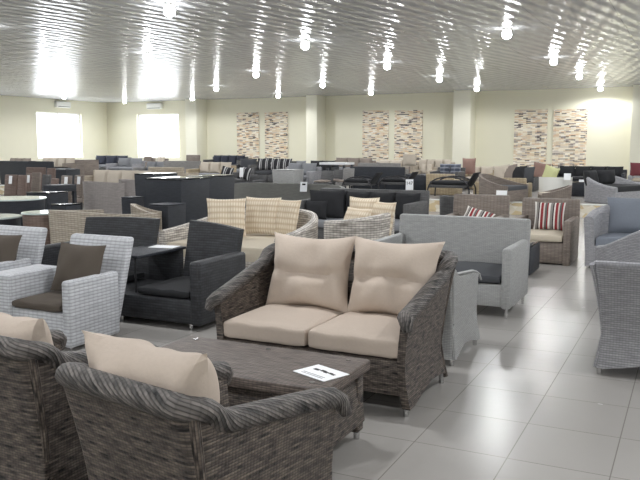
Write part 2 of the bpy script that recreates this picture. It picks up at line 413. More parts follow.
def pillow(bm, w, h, t, mtx=None, n=14, pinch=.06, dent=0, wr=.006, seed=0, p=2.6):
    """soft cushion standing in the XZ plane, centre at the origin; dent is a horizontal crease"""
    rs = random.Random(seed); ph = [rs.uniform(0, 6) for _ in range(6)]
    grid = {}
    for s in (-1, 1):
        for i in range(n + 1):
            for j in range(n + 1):
                u, v = -1 + 2 * i / n, -1 + 2 * j / n
                edge = i in (0, n) or j in (0, n)
                if s == 1 and edge: grid[s, i, j] = grid[-1, i, j]; continue
                x = w / 2 * u * (1 - pinch * (1 - v * v) * abs(u) ** 2); z = h / 2 * v * (1 - pinch * (1 - u * u) * abs(v) ** 2)
                f = max(0, (1 - abs(u) ** p) * (1 - abs(v) ** p)) ** .5
                y = s * t / 2 * f
                y *= 1 - dent * math.exp(-((v + .05 + .06 * math.sin(3 * u + ph[0])) / .12) ** 2)
                y += s * wr * f * (math.sin(5 * u + 3 * v + ph[1]) + math.sin(9 * u * (1 + .3 * v) + ph[2]) + .7 * math.sin(4 * v - 6 * u + ph[3]))
                if edge: y = wr * math.sin(4 * u + 3 * v + ph[4])
                q = Vector((x, y, z)); grid[s, i, j] = bm.verts.new(mtx @ q if mtx else q)
    for s in (-1, 1):
        for i in range(n):
            for j in range(n):
                q = [(i, j), (i + 1, j), (i + 1, j + 1), (i, j + 1)]
                if s == 1: q = q[::-1]
                face(bm, [grid[s, a, b] for a, b in q], [(a / n * w, b / n * h) for a, b in q])
def pad(bm, x0, x1, y0, y1, z0, z1, mtx=None, n=10, crown=.02, seed=0, r=.035):
    """boxed seat cushion: rounded edges and a crowned top"""
    t = bmesh.new(); bmesh.ops.create_cube(t, size=1)
    bmesh.ops.subdivide_edges(t, edges=t.edges[:], cuts=n - 1, use_grid_fill=True)
    sx, sy, sz = x1 - x0, y1 - y0, z1 - z0; rs = random.Random(seed); a, b = rs.uniform(0, 6), rs.uniform(0, 6)
    r = min(r, sz * .49, sx * .4, sy * .4)
    for v in t.verts:
        p = Vector((v.co.x * sx, v.co.y * sy, v.co.z * sz)); hx, hy, hz = sx / 2 - r, sy / 2 - r, sz / 2 - r
        q = Vector((max(-hx, min(hx, p.x)), max(-hy, min(hy, p.y)), max(-hz, min(hz, p.z))))
        d = p - q
        if d.length > 1e-6: p = q + d.normalized() * r
        u, w = v.co.x * 2, v.co.y * 2; c = max(0, (1 - u * u) * (1 - w * w))
        p.z += crown * c * (1 if v.co.z > 0 else 0) + .004 * math.sin(7 * u + a) * (v.co.z + .5)
        p.y += .004 * math.sin(9 * u + b)
        v.co = p + Vector(((x0 + x1) / 2, (y0 + y1) / 2, (z0 + z1) / 2))
    join(bm, t, mtx)

# ---------------------------------------------------------------- furniture kinds (each faces -Y at rot 0)
def feet(root, pts, h=.06, r=.017, mat='metal'):
    for x, y in pts:
        b = BM(); cyl(b, x, y, 0, h, r * .8, r); obj('foot', b, mat, root)
def flared(name, label, cat, x, y, rot, w, d, nseat, arm_z=.6, back_z=.82, cush='cream', backs=True, mat='brown', rim='rim', rimr=.04, back_w=None, flare=.05, bflare=.12, seatz=.3, seed=0, chigh=.52):
    """curved wicker seat with a rolled rim, waisted sides and metal feet"""
    root = thing(name, label, cat, x, y, 0, rot)
    hw = w / 2; f = -d / 2; bk = d / 2
    path = smooth_path([(-hw, f, arm_z - .02), (-hw, f + .12, arm_z + .005), (-hw, bk - .1, back_z - .09), (-hw, bk, back_z), (hw, bk, back_z), (hw, bk - .1, back_z - .09), (hw, f + .12, arm_z + .005), (hw, f, arm_z - .02)], 5, .05)
    def prof(z):
        k = max(0, (z - .3) / .5); g = max(0, (.3 - z) / .3)
        return flare * k ** 1.4 + .05 * g ** 1.6 - .02
    b = BM()
    L = None
    top = shell(b, path, .05, .05, prof, 12, arch=lambda s: .06 * math.sin(PI * min(1, max(0, (s % .3333) * 3))) ** 2, lean=lambda z: bflare * max(0, (z - .3) / .5) ** 1.3)
    obj('frame', b, mat, root)
    b = BM()
    # the rim curls down and out at each arm tip
    tip0, tip1 = top[0], top[-1]
    pre = [tip0 + Vector((-.035, -.05, -.06)), tip0 + Vector((-.02, -.035, -.012))]
    post = [tip1 + Vector((.02, -.035, -.012)), tip1 + Vector((.035, -.05, -.06))]
    pts = pre + [p + Vector((0, 0, .012)) for p in top] + post
    rr = [rimr * .55, rimr * .85] + [rimr] * len(top) + [rimr * .85, rimr * .55]
    tube(b, pts, rr, 12, rz=.9)
    obj('rim', b, rim, root)
    for sx in (-1, 1):
        b = BM(); pts = []
        for k in range(9):
            z = .05 + (back_z - .05) * k / 8; o = prof(z) * .92 - .014
            pts.append((sx * (hw + o), bk + o + bflare * max(0, (z - .3) / .5) ** 1.3 * .72 - .012, z))
        tube(b, pts, .02, 8); obj('corner_post', b, mat, root)
    b = BM(); box(b, -hw + .03, hw - .03, f + .01, bk - .05, .12, seatz, .01); obj('seat_base', b, mat, root)
    cw = (w - .1) / nseat
    for i in range(nseat):
        b = BM(); x0 = -hw + .05 + i * cw
        pad(b, x0 + .004, x0 + cw - .004, f - .0, bk - .06, seatz + .002, seatz + .13, seed=i + seed, crown=.025); obj('seat_cushion', b, cush, root)
    if backs:
        bw = (w - .02) / nseat if back_w is None else back_w
        for i in range(nseat):
            b = BM(); cx = (-hw + .01 + (i + .5) * (w - .02) / nseat) * .94 + .03
            pillow(b, bw * .99, chigh, .24, T(cx, bk - .13, seatz + .1 + chigh / 2) @ RZ((-1) ** i * 2) @ RX(-16), n=26, pinch=.13, dent=.32, wr=.012, seed=seed + 3 * i + 1, p=3.0); obj('back_cushion', b, cush, root)
    feet(root, [(-hw + .02, f + .03), (hw - .02, f + .03), (-hw + .02, bk - .02), (hw - .02, bk - .02)], .07, .02)
    return root
def boxy(name, label, cat, x, y, rot, w, d, mat, z=0, seat=.3, arm=.6, back=.8, at_=.1, bt=.1, lean=.1, nseat=1, cush=None, seatc=None, nback=0, backc=None, ch=.12, foot=True, fh=.05, bev=.02, arms=(1, 1), group=None, bh=.4, taper=0, skirt=None, armfront=None):
    root = thing(name, label, cat, x, y, z, rot, group)
    hw, f, bk = w / 2, -d / 2, d / 2
    zb = fh if foot else 0
    b = BM(); box(b, -hw + at_ * .9, hw - at_ * .9, f + .02, bk - .02, zb + .02, seat, min(bev, .012)); obj('base', b, skirt or mat, root)
    for s, on in ((-1, arms[0]), (1, arms[1])):
        if not on: continue
        b = BM(); x0, x1 = (-hw, -hw + at_) if s < 0 else (hw - at_, hw)
        box(b, x0, x1, f, bk - .02, zb, arm, min(bev, at_ * .4)); obj('arm', b, mat, root)
    b = BM(); box(b, -hw + (.0 if arm < back else at_), hw - (.0 if arm < back else at_), bk - bt, bk, zb, back, min(bev, bt * .4), shear=lean); obj('backrest', b, mat, root)
    sc = seatc or cush
    if sc:
        cw = (w - 2 * at_) / nseat
        for i in range(nseat):
            b = BM(); x0 = -hw + at_ + i * cw
            pad(b, x0 + .004, x0 + cw - .004, f - .005, bk - bt + .01, seat + .001, seat + ch, n=6, crown=.015, seed=i); obj('seat_cushion', b, sc, root)
    if nback:
        cw = (w - 2 * at_) / nback
        for i in range(nback):
            b = BM(); cx = -hw + at_ + (i + .5) * cw
            pillow(b, cw * 1.02, bh, .18, T(cx, bk - bt - .06 + lean * .3, seat + ch + bh / 2 - .02) @ RX(-12), n=10, pinch=.05, wr=.004, seed=i + int(abs(x) * 10), p=3.5); obj('back_cushion', b, backc or cush, root)
    if foot: feet(root, [(-hw + .04, f + .04), (hw - .04, f + .04), (-hw + .04, bk - .04), (hw - .04, bk - .04)], zb + .01, .016)
    return root
def tub(name, label, cat, x, y, rot, w, d, mat, z=0, seat=.3, arm=.55, back=.78, thick=.07, e=2.6, flare=.05, cush=None, ch=.12, rimr=.0, rim=None, foot=True, fh=.05, group=None, drop=1.5, nback=0, backc=None, bh=.38, front=0.0, splay=0):
    """round-backed seat: one curved wall whose top falls from the back to the arms"""
    root = thing(name, label, cat, x, y, z, rot, group)
    hw, hd = w / 2, d
    pts = []; N = 26
    for i in range(N + 1):
        a = PI + PI * i / N     # from left arm round the back to the right arm
        c, s = math.cos(a), -math.sin(a)
        px = hw * math.copysign(abs(c) ** (2 / e), c); py = hd * abs(s) ** (2 / e)
        k = min(1, py / hd); zt = arm + (back - arm) * k ** drop
        pts.append(Vector((px, py - d / 2, zt)))
    zb = fh if foot else 0
    b = BM(); top = shell(b, pts, zb, thick, lambda q: flare * max(0, (q - .2) / .6), 8); obj('backrest', b, mat, root)
    if rimr:
        b = BM(); tube(b, top, rimr, 8, rz=.8); obj('rim', b, rim or mat, root)
    # base and cushion follow the curve
    def slab(z0, z1, ins, name, m, bulge=0):
        b = BM(); ring = []
        for i in range(0, N + 1):
            p = pts[i]; q = Vector((p.x * (1 - ins / hw), -d / 2 + (p.y + d / 2) * (1 - ins / d), 0)); ring.append(q)
        levels = [(z0, .0), (z0 + .01, 0), (z1 - .03, 0), (z1 - .01, -.012), (z1, -.035)] if bulge else [(z0, 0), (z1, 0)]
        rows = []
        for zz, o in levels:
            rows.append([b.verts.new((q.x * (1 + o / hw), (q.y + (0 if q.y > -d / 2 + .001 else -o * .5)) , zz)) for q in ring])
        n = len(ring)
        for r0, r1 in zip(rows, rows[1:]):
            for i in range(n):
                j = (i + 1) % n
                face(b, [r0[i], r0[j], r1[j], r1[i]])
        face(b, rows[-1]); face(b, rows[0][::-1])
        bmesh.ops.recalc_face_normals(b, faces=b.faces[:])
        obj(name, b, m, root)
    slab(zb + .01, seat, thick * .6, 'base', mat)
    if cush: slab(seat + .001, seat + ch, thick + .005, 'seat_cushion', cush, 1)
    if nback:
        cw = (w - 2 * thick) * .92 / nback
        for i in range(nback):
            b = BM(); cx = -(w - 2 * thick) * .46 + (i + .5) * cw
            yy = d / 2 - thick - .1 - abs(cx / hw) ** 3 * d * .2
            pillow(b, cw * 1.03, bh, .17, T(cx, yy, seat + ch + bh / 2 - .02) @ RZ(-20 * cx / hw) @ RX(-12), n=10, pinch=.05, wr=.004, seed=i, p=3.2); obj('back_cushion', b, backc or cush, root)
    if foot: feet(root, [(-hw * .8, -d / 2 + .06), (hw * .8, -d / 2 + .06), (-hw * .7, d / 2 - .12), (hw * .7, d / 2 - .12)], zb + .01, .016)
    return root
def dining(name, label, x, y, rot, mat, z=0, w=.46, d=.5, seat=.45, back=.95, cush=None, legm='darkmetal', group=None, lean=.08, tagged=False):
    root = thing(name, label, 'chair', x, y, z, rot, group)
    hw, f, bk = w / 2, -d / 2, d / 2
    b = BM(); box(b, -hw, hw, f, bk, seat - .1, seat, .015); obj('seat', b, mat, root)
    b = BM(); box(b, -hw, hw, bk - .05, bk, seat - .08, back, .015, shear=lean); obj('backrest', b, mat, root)
    if cush:
        b = BM(); pad(b, -hw + .02, hw - .02, f + .01, bk - .07, seat + .001, seat + .06, n=4, crown=.01); obj('seat_cushion', b, cush, root)
    for sx in (-1, 1):
        for sy in (f + .03, bk - .03):
            b = BM(); box(b, sx * (hw - .03) - .02, sx * (hw - .03) + .02, sy - .02, sy + .02, 0, seat - .1, .005); obj('leg', b, mat if legm is None else legm, root)
    return root
def loop_chair(name, label, x, y, rot, z=0, mat='charcoal', cush='blackcloth', w=.62, d=.7, group=None, back=.86, arm=.62):
    """low lounge chair whose arms are bent tube hoops"""
    root = thing(name, label, 'chair', x, y, z, rot, group)
    hw, f, bk = w / 2, -d / 2, d / 2
    b = BM(); box(b, -hw + .04, hw - .04, f, bk - .1, .26, .33, .012); obj('seat', b, mat, root)
    b = BM(); pad(b, -hw + .05, hw - .05, f, bk - .12, .331, .42, n=5); obj('seat_cushion', b, cush, root)
    b = BM(); box(b, -hw + .05, hw - .05, bk - .14, bk - .08, .3, back, .02, shear=.2); obj('backrest', b, cush, root)
    for s in (-1, 1):
        b = BM(); pts = []
        for i in range(17):
            a = PI * i / 16
            pts.append((s * hw, -.02 - math.cos(a) * d * .5, .02 + (arm - .02) * math.sin(a) ** .55))
        tube(b, pts, .018, 8); obj('arm', b, 'darkmetal', root)
    for s in (-1, 1):
        b = BM(); tube(b, [(-hw, s * d * .4 - .02, .28), (hw, s * d * .4 - .02, .28)], .014, 6); obj('crossbar', b, 'darkmetal', root)
    return root
def throw(name, label, cat, x, y, z, w, h, t, mat, rz=0, rx=-15, ry=0, seed=0, group=None, pinch=.07):
    b = BM(); pillow(b, w, h, t, T(0, 0, h / 2 * math.cos(R(ry)) + w / 2 * abs(math.sin(R(ry)))) @ RX(rx) @ RY(ry), n=14, pinch=pinch, wr=.005, seed=seed)
    o = obj(name, b, mat, loc=(x, y, z), rot=R(rz)); return tag(o, label, cat, group)
def card(label, x, y, z, w=.11, h=.16, rz=0, rx=-8, text=None, bars=True, group=None, name='price_card'):
    root = thing(name, label, 'card', x, y, z, rz, group)
    b = BM(); box(b, -w / 2, w / 2, 0, .004, 0, h, mtx=RX(rx)); obj('sheet', b, 'paper', root)
    if text:
        c = bpy.data.curves.new('price_figures', 'FONT'); c.body = text; c.size = h * .42; c.align_x = 'CENTER'; c.extrude = .001
        t_ = bpy.data.objects.new('price_figures', c); me = bpy.data.meshes.new_from_object(t_); bpy.data.objects.remove(t_)
        me.materials.clear(); me.materials.append(M['ink']); o = bpy.data.objects.new('price_figures', me); COL.objects.link(o); o.parent = root
        o.matrix_local = RX(rx) @ T(0, -.002, h * .5) @ RX(90)
    elif bars:
        b = BM(); box(b, -w * .22, w * .26, -.002, .001, h * .66, h * .82, mtx=RX(rx)); obj('print', b, 'ink', root)
    return root

# ================================================================ THE HALL
XL, XR, YB, YF, HC = -25.5, 9.0, 28.8, -7.0, 3.6
PY, PZ = 17.8, .3                      # raised rear level
b = BM(); box(b, XL - .3, XR + .3, YF - .3, YB + .3, -.2, 0); struct('floor', b, 'floor')
b = BM(); box(b, XL, XR, PY + .02, YB, 0, PZ - .01); pf = struct('platform', b, 'floor')
b = BM(); box(b, XL, XR, PY, PY + .02, 0, PZ - .03); struct('platform_front', b, 'stone', pf)
b = BM(); box(b, XL, XR, PY - .02, PY + .12, PZ - .03, PZ, .008); struct('platform_edge', b, 'whitetile', pf)
b = BM(); box(b, XL - .3, XR + .3, YF - .3, YB + .3, HC, HC + .2); struct('ceiling', b, 'ceiling')

def wall(name, along, fixed, a0, a1, holes, outward):
    """a wall with window openings (start, end, sill, head) cut through it"""
    bm = BM(); th = .3
    def put(p0, p1, z0, z1):
        if p1 - p0 < 1e-3 or z1 - z0 < 1e-3: return
        lo, hi = (fixed, fixed + th) if outward > 0 else (fixed - th, fixed)
        if along == 'x': box(bm, p0, p1, lo, hi, z0, z1)
        else: box(bm, lo, hi, p0, p1, z0, z1)
    cur = a0
    for (h0, h1, s, t) in sorted(holes):
        put(cur, h0, 0, HC); put(h0, h1, 0, s); put(h0, h1, t, HC); cur = h1
    put(cur, a1, 0, HC)
    return struct(name, bm, 'wall')
left_holes = [(24.4, 27.1, 1.0, 3.03), (18.6, 21.4, 1.0, 3.03), (12.6, 15.4, 1.0, 3.03), (6.6, 9.4, 1.0, 3.03), (.6, 3.4, 1.0, 3.03)]
back_holes = [(-23.7, -21.3, 1.0, 3.03)]
front_holes = [(-14, -11.6, 1.0, 3.03), (-7, -4.6, 1.0, 3.03)]
right_holes = [(6, 8.4, 1.0, 3.03), (12, 14.4, 1, 3.03), (20, 22.4, 1, 3.03)]  # unseen windows, added to let more daylight in
wall('wall_left', 'y', XL, YF, YB, left_holes, -1)
wall('wall_back', 'x', YB, XL, XR, back_holes, 1)
wall('wall_front', 'x', YF, XL, XR, front_holes, -1)
wall('wall_right', 'y', XR, YF, YB, right_holes, 1)
nw = 0
def window(along, fixed, h, outward):
    global nw; nw += 1
    a0, a1, z0, z1 = h; c = fixed + outward * .15
    bm = BM(); fr = .05
    def put(p0, p1, q0, q1, t=.03, m=bm):
        if along == 'x': box(m, p0, p1, c - t, c + t, q0, q1)
        else: box(m, c - t, c + t, p0, p1, q0, q1)
    mid = (a0 + a1) / 2
    put(a0, a0 + fr, z0, z1); put(a1 - fr, a1, z0, z1); put(a0 + fr, a1 - fr, z0, z0 + fr); put(a0 + fr, a1 - fr, z1 - fr, z1); put(mid - .02, mid + .02, z0 + fr, z1 - fr)
    o = struct('window_%d' % nw, bm, 'frame')
    g = BM(); put(a0 + fr, mid - .02, z0 + fr, z1 - fr, .004, g); put(mid + .02, a1 - fr, z0 + fr, z1 - fr, .004, g)
    obj('window_pane', g, 'pane', o)
for h in left_holes: window('y', XL, h, -1)
for h in back_holes: window('x', YB, h, 1)
for h in front_holes: window('x', YF, h, -1)
for h in right_holes: window('y', XR, h, 1)
for x0, x1 in ((-20.35, -19.75), (-14.35, -13.85), (-8.2, -7.55), (-2.02, -1.4)):
    b = BM(); box(b, x0, x1, 28.0, YB, PZ - .01, HC, .01); struct('column', b, 'column')

# stone strip panels on the back wall
pan = [(237, 259, 112, 'stone-strip wall panel farthest left, just right of the first column'), (265, 288, 111.5, 'stone-strip wall panel second from the left, beside the middle column'),
       (363, 389, 110, 'stone-strip wall panel left of centre pair, right of the middle column'), (395, 423, 110, 'stone-strip wall panel right of centre pair, left of the third column'),
       (515, 548, 109.5, 'stone-strip wall panel above the natural rattan sofa, left one of the right pair'), (554, 588, 109.5, 'stone-strip wall panel farthest right, above the long black sofa')]
for a, c, y, lab in pan:
    x0, zt = at(a, y, YB); x1, _ = at(c, y, YB); zt = 3.0 - .01 * (a > 300) * (a - 300) / 20
    b = BM(); box(b, x0, x1, YB - .032, YB - .002, PZ + .4, zt); tag(obj('mosaic_panel', b, 'mosaic'), lab, 'wall panel')
# air conditioners
def aircon(lab, x, y, rot):
    r = thing('air_conditioner', lab, 'air conditioner', x, y, 3.24, rot)
    b = BM(); box(b, -.42, .42, -.2, 0, 0, .27, .04); obj('body', b, 'whiteplastic', r)
    b = BM(); box(b, -.36, .36, -.205, -.16, .03, .06, .004); obj('louvre', b, 'greyplastic', r)
    b = BM(); box(b, -.4, .4, -.14, -.02, .268, .276); obj('intake_grille', b, 'greyplastic', r)
aircon('white wall air conditioner above the window on the left wall', XL, 25.85, 90)
aircon('white wall air conditioner above the window on the back wall', -22.55, YB, 0)
# ceiling lamps
lamp_rows = [(-3.05, [-3.6, .6, 4.87, 9.2, 13.56, 18.4, 22.7, 27.9], 'rightmost'), (-6.86, [.6, 4.87, 9.12, 13.35, 17.71, 21.93, 26.19], 'second from the right'),
             (-10.85, [4.87, 9.4, 13.58, 18.2, 22.34, 26.4], 'third from the right'), (-14.75, [9.9, 14.4, 18.6, 22.1, 26.4], 'fourth from the right'), (-18.8, [14.4, 19.0, 23.5, 26.4], 'fifth from the right'), (-22.7, [18.8, 23.2, 26.8], 'far left'),  # last row is added to brighten the dim left wall
             (.85, [-3.6, .6, 4.87, 9.12, 13.4, 17.7, 22, 26.2], ''), (4.7, [-3.6, .6, 4.87, 9.12, 13.4, 17.7, 22, 26.2], '')]
beam = bpy.data.lights.new('lamp_beam', 'SPOT'); beam.energy = 72; beam.spot_size = R(172); beam.spot_blend = .35; beam.shadow_soft_size = .085; beam.color = (.98, .99, 1)
proto = None
ords = ['nearest', 'second', 'third', 'fourth', 'fifth', 'sixth', 'seventh', 'eighth']
for X, ys, nm in lamp_rows:
    seen = 0
    for Y in ys:
        vis = False
        if nm:
            c, s = math.cos(YAW), math.sin(YAW); Fd = -X * s + Y * c; Rr = X * c + Y * s; U = 3.5 - EYE
            zc = Fd * math.cos(PITCH) - U * math.sin(PITCH); v = U * math.cos(PITCH) + Fd * math.sin(PITCH)
            if zc > .1: vis = abs(F_PX * Rr / zc) < 325 and abs(F_PX * v / zc) < 243
        if vis:
            lab = 'glowing ceiling lamp, %s in the %s lamp row' % (ords[seen], nm); seen += 1
        else:
            lab = 'glowing ceiling lamp behind or beside the viewer'
        li = bpy.data.objects.new('lamp_beam', beam); COL.objects.link(li); li.location = (0, 0, -.2)
        if proto is None:
            r = thing('ceiling_lamp', lab, 'lamp', X, Y, HC, 0, 'ceiling lamps')
            b = BM(); cyl(b, 0, 0, -.035, 0, .075, .085, 20); obj('holder', b, 'whiteplastic', r)
            b = BM(); ball(b, 0, 0, -.105, .085, 1, .95); obj('bulb', b, 'bulb', r)
            proto = r
        else:
            r = copy_tree(proto); r.location = (X, Y, HC); r['label'] = lab
        li.parent = r
w = bpy.data.worlds.new('daylight'); S.world = w; w.use_nodes = True
bg = w.node_tree.nodes['Background']; bg.inputs[0].default_value = (.92, .96, 1, 1); bg.inputs[1].default_value = 3.0

# ================================================================ FOREGROUND GROUP
flared('wicker_loveseat', 'dark brown wicker loveseat with four plump beige cushions', 'sofa', -2.12, 4.5, 0, 1.35, .76, 2, .61, .83, seatz=.335, rimr=.05, seed=2, chigh=.55)
flared('wicker_armchair', 'dark brown wicker armchair nearest the viewer, seen from behind, one beige cushion', 'chair', -1.6, 2.33, 169, .64, .73, 1, .62, .78, rimr=.047, bflare=.06, seed=11, chigh=.54)
flared('wicker_armchair', 'dark brown wicker armchair cut off at the left edge, beige cushion against its back', 'chair', -2.61, 2.5, 178, .68, .7, 1, .62, .8, rimr=.047, bflare=.06, seed=23)
# coffee table
t = thing('coffee_table', 'dark brown wicker coffee table in front of the beige-cushioned loveseat', 'table', -2.13, 3.46)
b = BM(); box(b, -.6, .6, -.3, .3, .38, .442, .015); obj('tabletop', b, 'tabletop', t)
b = BM(); box(b, -.55, .55, -.25, .25, .1, .38, .01, taper=1.06); obj('skirt', b, 'brown', t)
for sx in (-1, 1):
    for sy in (-1, 1):
        b = BM(); box(b, sx * .53 - .04, sx * .53 + .04, sy * .23 - .04, sy * .23 + .04, .05, .38, .012); lg = obj('leg', b, 'brown', t)
        b = BM(); cyl(b, sx * .54, sy * .24, 0, .06, .016, .02); obj('foot', b, 'metal', lg)
for sx in (-1, 0, 1):
    for sy in (-1, 1):
        b = BM(); cyl(b, sx * .5, sy * .22, .442, .448, .014); obj('glass_pad', b, 'metal', t)
sh = thing('price_sheet', 'white printed paper sheet lying on the wicker coffee table', 'paper', -1.66, 3.4, .444, -22)
b = BM(); box(b, -.118, .118, -.088, .088, 0, .003); obj('sheet', b, 'paper', sh)
for x0, x1, y0, y1 in ((-.075, -.035, -.01, .012), (-.028, .004, -.004, .018), (.004, .03, -.01, .012), (.036, .058, -.006, .014), (.06, .082, -.01, .008)):
    b = BM(); box(b, x0, x1, y0 + .02, y1 + .02, .003, .0036); obj('print', b, 'ink', sh)
for y0 in (-.05, -.066):
    b = BM(); box(b, -.08, .08, y0, y0 + .006, .003, .0036); obj('print', b, 'greyink', sh)

# ================================================================ WHITE ARMCHAIRS
def white_chair(lab, x, y, rot=0):
    r = thing('woven_armchair', lab, 'chair', x, y, 0, rot)
    b = BM(); box(b, -.33, .33, -.34, .2, .06, .3, .01); obj('base', b, 'white', r)
    for s in (-1, 1):
        b = BM(); x0, x1 = (-.56, -.27) if s < 0 else (.27, .36)
        box(b, x0, x1, -.36, .22, .03, .56, .03, 3); obj('arm', b, 'white', r)
    b = BM(); box(b, -.33, .345, .14, .22, .06, .82, .03, 3, shear=.24); obj('backrest', b, 'white', r)
    b = BM(); pad(b, -.265, .265, -.375, .18, .301, .375, n=8, crown=.008); obj('seat_cushion', b, 'darkbrown', r)
    feet(r, [(-.4, -.31), (.31, -.31), (-.4, .17), (.31, .17)], .04, .015)
    return r
white_chair('white woven armchair nearer the centre, dark brown seat cushion in full view', -4.62, 4.68)
white_chair('white woven armchair at the left edge, mostly hidden by its twin', -5.84, 4.9)
throw('throw_pillow', 'dark brown pillow on the nearer white woven armchair', 'pillow', -4.53, 4.71, .38, .5, .42, .13, 'darkbrown', 0, -20, seed=5)
throw('throw_pillow', 'dark brown pillow with a white tag on the left-edge white armchair', 'pillow', -5.72, 4.94, .38, .48, .42, .13, 'darkbrown', 0, -20, seed=6)

b = BM(); box(b, .15, .19, -.1, -.094, .06, .12, .001); tagp = obj('care_tag', b, 'paper', bpy.data.objects['throw_pillow.001'])
# ================================================================ BLACK COMPANION SEAT
r = thing('companion_seat', 'black wicker twin seat joined by a middle table, behind the white armchairs', 'sofa', -4.78, 5.72)
b = BM(); box(b, -.98, .98, -.42, .36, .06, .27, .015); obj('base', b, 'black', r)
for x0, x1, h0, h1 in ((-1.0, -.07, .84, .86), (.33, .93, .865, .8)):
    b = BM(); p = smooth_path([(x0, .35, h0), ((x0 + x1) / 2, .4, (h0 + h1) / 2 + .005), (x1, .35, h1)], 6, .3)
    shell(b, p, .05, .06, lambda z: .03 * max(0, (z - .3) / .5) ** 1.3, 8, lean=lambda z: .1 * max(0, (z - .3) / .5)); obj('backrest', b, 'black', r)
for s in (-1, 1):
    b = BM(); box(b, s * .99 - .055, s * .99 + .055, -.43, .34, .05, .61, .03, 3); obj('arm', b, 'black', r)
for x0, x1 in ((-.92, -.1), (.34, .92)):
    b = BM(); pad(b, x0, x1, -.41, .28, .272, .35, n=6, crown=.01); obj('seat_cushion', b, 'blackcloth', r)
b = BM(); box(b, -.09, .33, -.36, .38, .585, .612, .008); obj('tabletop', b, 'blackfine', r)
for x0 in (-.03, .27):
    b = BM(); cyl(b, x0, -.32, .27, .585, .01, seg=10); obj('post', b, 'darkmetal', r)
b = BM(); box(b, -.07, .31, .28, .36, .27, .585, .01); obj('table_back', b, 'black', r)
feet(r, [(-.9, -.36), (.14, -.36), (.9, -.36), (-.9, .3), (.9, .3)], .065, .018)
x, z = -4.55, .613
sh = thing('price_sheet', 'white paper sheet lying on the black middle table', 'paper', -4.62, 5.97, .613, 10)
b = BM(); box(b, -.13, .13, -.09, .09, 0, .003); obj('sheet', b, 'paper', sh)

# ================================================================ LIGHT GREY GROUP
boxy('garden_loveseat', 'light grey fine-woven loveseat with a dark seat pad, facing the viewer', 'sofa', -2.16, 7.36, 0, 1.4, .84, 'lightgrey', seat=.32, arm=.66, back=.86, at_=.09, bt=.07, lean=.08, nseat=1, seatc='charcloth', ch=.09, fh=.09, bev=.03)
flared('garden_armchair', 'light grey fine-woven seat backed up behind the brown loveseat', 'chair', -1.95, 5.62, 180, .9, .7, 1, .6, .74, 'charcloth', False, 'lightgrey', 'lightgrey', .014, flare=.02, seed=31)
boxy('ottoman', 'black wicker cube stool at the end of the light grey loveseat', 'stool', -2.02, 9.62, 0, .58, .6, 'blackfine', seat=.38, arm=.1, back=.1, arms=(0, 0), foot=False) if False else None
r = thing('ottoman', 'black wicker cube stool at the end of the light grey loveseat', 'stool', -2.03, 9.62)
b = BM(); box(b, -.3, .3, -.32, .32, .03, .36, .012); obj('body', b, 'blackfine', r)
b = BM(); box(b, -.29, .29, -.31, .31, .36, .385, .01); obj('top', b, 'blackglass', r)
feet(r, [(-.26, -.28), (.26, -.28), (-.26, .28), (.26, .28)], .035)

# right side
flared('garden_armchair', 'light grey woven armchair at the right edge, its back towards the viewer', 'chair', -.13, 5.92, 180, .84, .78, 1, .6, .8, 'bluegrey', False, 'grey', 'grey', .022, flare=.08, seed=41)
tub('tub_sofa', 'grey woven round-armed sofa with blue-grey cushions at the right edge', 'sofa', -.28, 10.85, 0, 1.9, .95, 'grey', arm=.64, back=.8, thick=.12, e=3, cush='bluegrey', nback=2, backc='bluegrey', bh=.5, rimr=.06, fh=.03)
tub('tub_chair', 'grey woven tub chair turned side on, between the right-edge seats', 'chair', -.3, 8.2, -150, .84, .8, 'grey', arm=.54, back=.86, thick=.07, e=2.4, cush='bluegrey', rimr=.03, fh=.03)

# striped pillow armchairs
boxy('woven_armchair', 'taupe woven armchair holding an upright red-striped pillow', 'chair', -1.83, 10.86, 0, .8, .8, 'taupe', seat=.3, arm=.6, back=.84, at_=.1, bt=.1, lean=.06, cush='ivory', ch=.11, foot=False)
throw('throw_pillow', 'red striped pillow standing upright in the taupe armchair', 'pillow', -1.8, 10.98, .412, .42, .4, .12, 'redstripe', 0, -14, seed=8)
boxy('woven_armchair', 'taupe woven armchair with a tilted red-striped pillow, behind the light grey loveseat', 'chair', -2.86, 10.95, 0, .84, .8, 'taupe', seat=.3, arm=.58, back=.86, at_=.1, bt=.1, lean=.06, cush='ivory', ch=.11, foot=False)
throw('throw_pillow', 'red striped pillow tilted on its corner behind the light grey loveseat', 'pillow', -2.74, 10.72, .41, .42, .24, .11, 'redstripe', 8, -38, 18, seed=9)

# ================================================================ RATTAN DAY SOFA
tub('rattan_sofa', 'whitewashed rattan sofa with a thick ivory seat, patterned pillows along its back', 'sofa', -4.92, 8.1, 0, 1.66, 1.5, 'whitewash', seat=.28, arm=.55, back=.74, thick=.09, e=3.4, cush='ivory', ch=.16, rimr=.045, rim='whitewash', foot=False, flare=.02)
tub('rattan_chair', 'whitewashed rattan corner seat turned sideways, cream pillows heaped inside', 'chair', -3.66, 8.72, -90, 1.0, .62, 'whitewash', seat=.28, arm=.66, back=.74, thick=.09, e=3.4, cush='ivory', ch=.14, rimr=.045, rim='whitewash', foot=False, flare=.02)
throw('throw_pillow', 'cream lattice pillow at the left end of the whitewashed rattan sofa', 'pillow', -5.3, 8.12, .44, .5, .5, .16, 'lattice', 30, -16, seed=12)
throw('throw_pillow', 'cream lattice pillow in the middle of the whitewashed rattan sofa', 'pillow', -5.0, 8.5, .44, .5, .5, .15, 'lattice', 6, -14, seed=13)
throw('throw_pillow', 'cream lattice pillow furthest right on the whitewashed rattan sofa', 'pillow', -4.66, 8.52, .44, .42, .48, .14, 'lattice', -12, -14, seed=14)
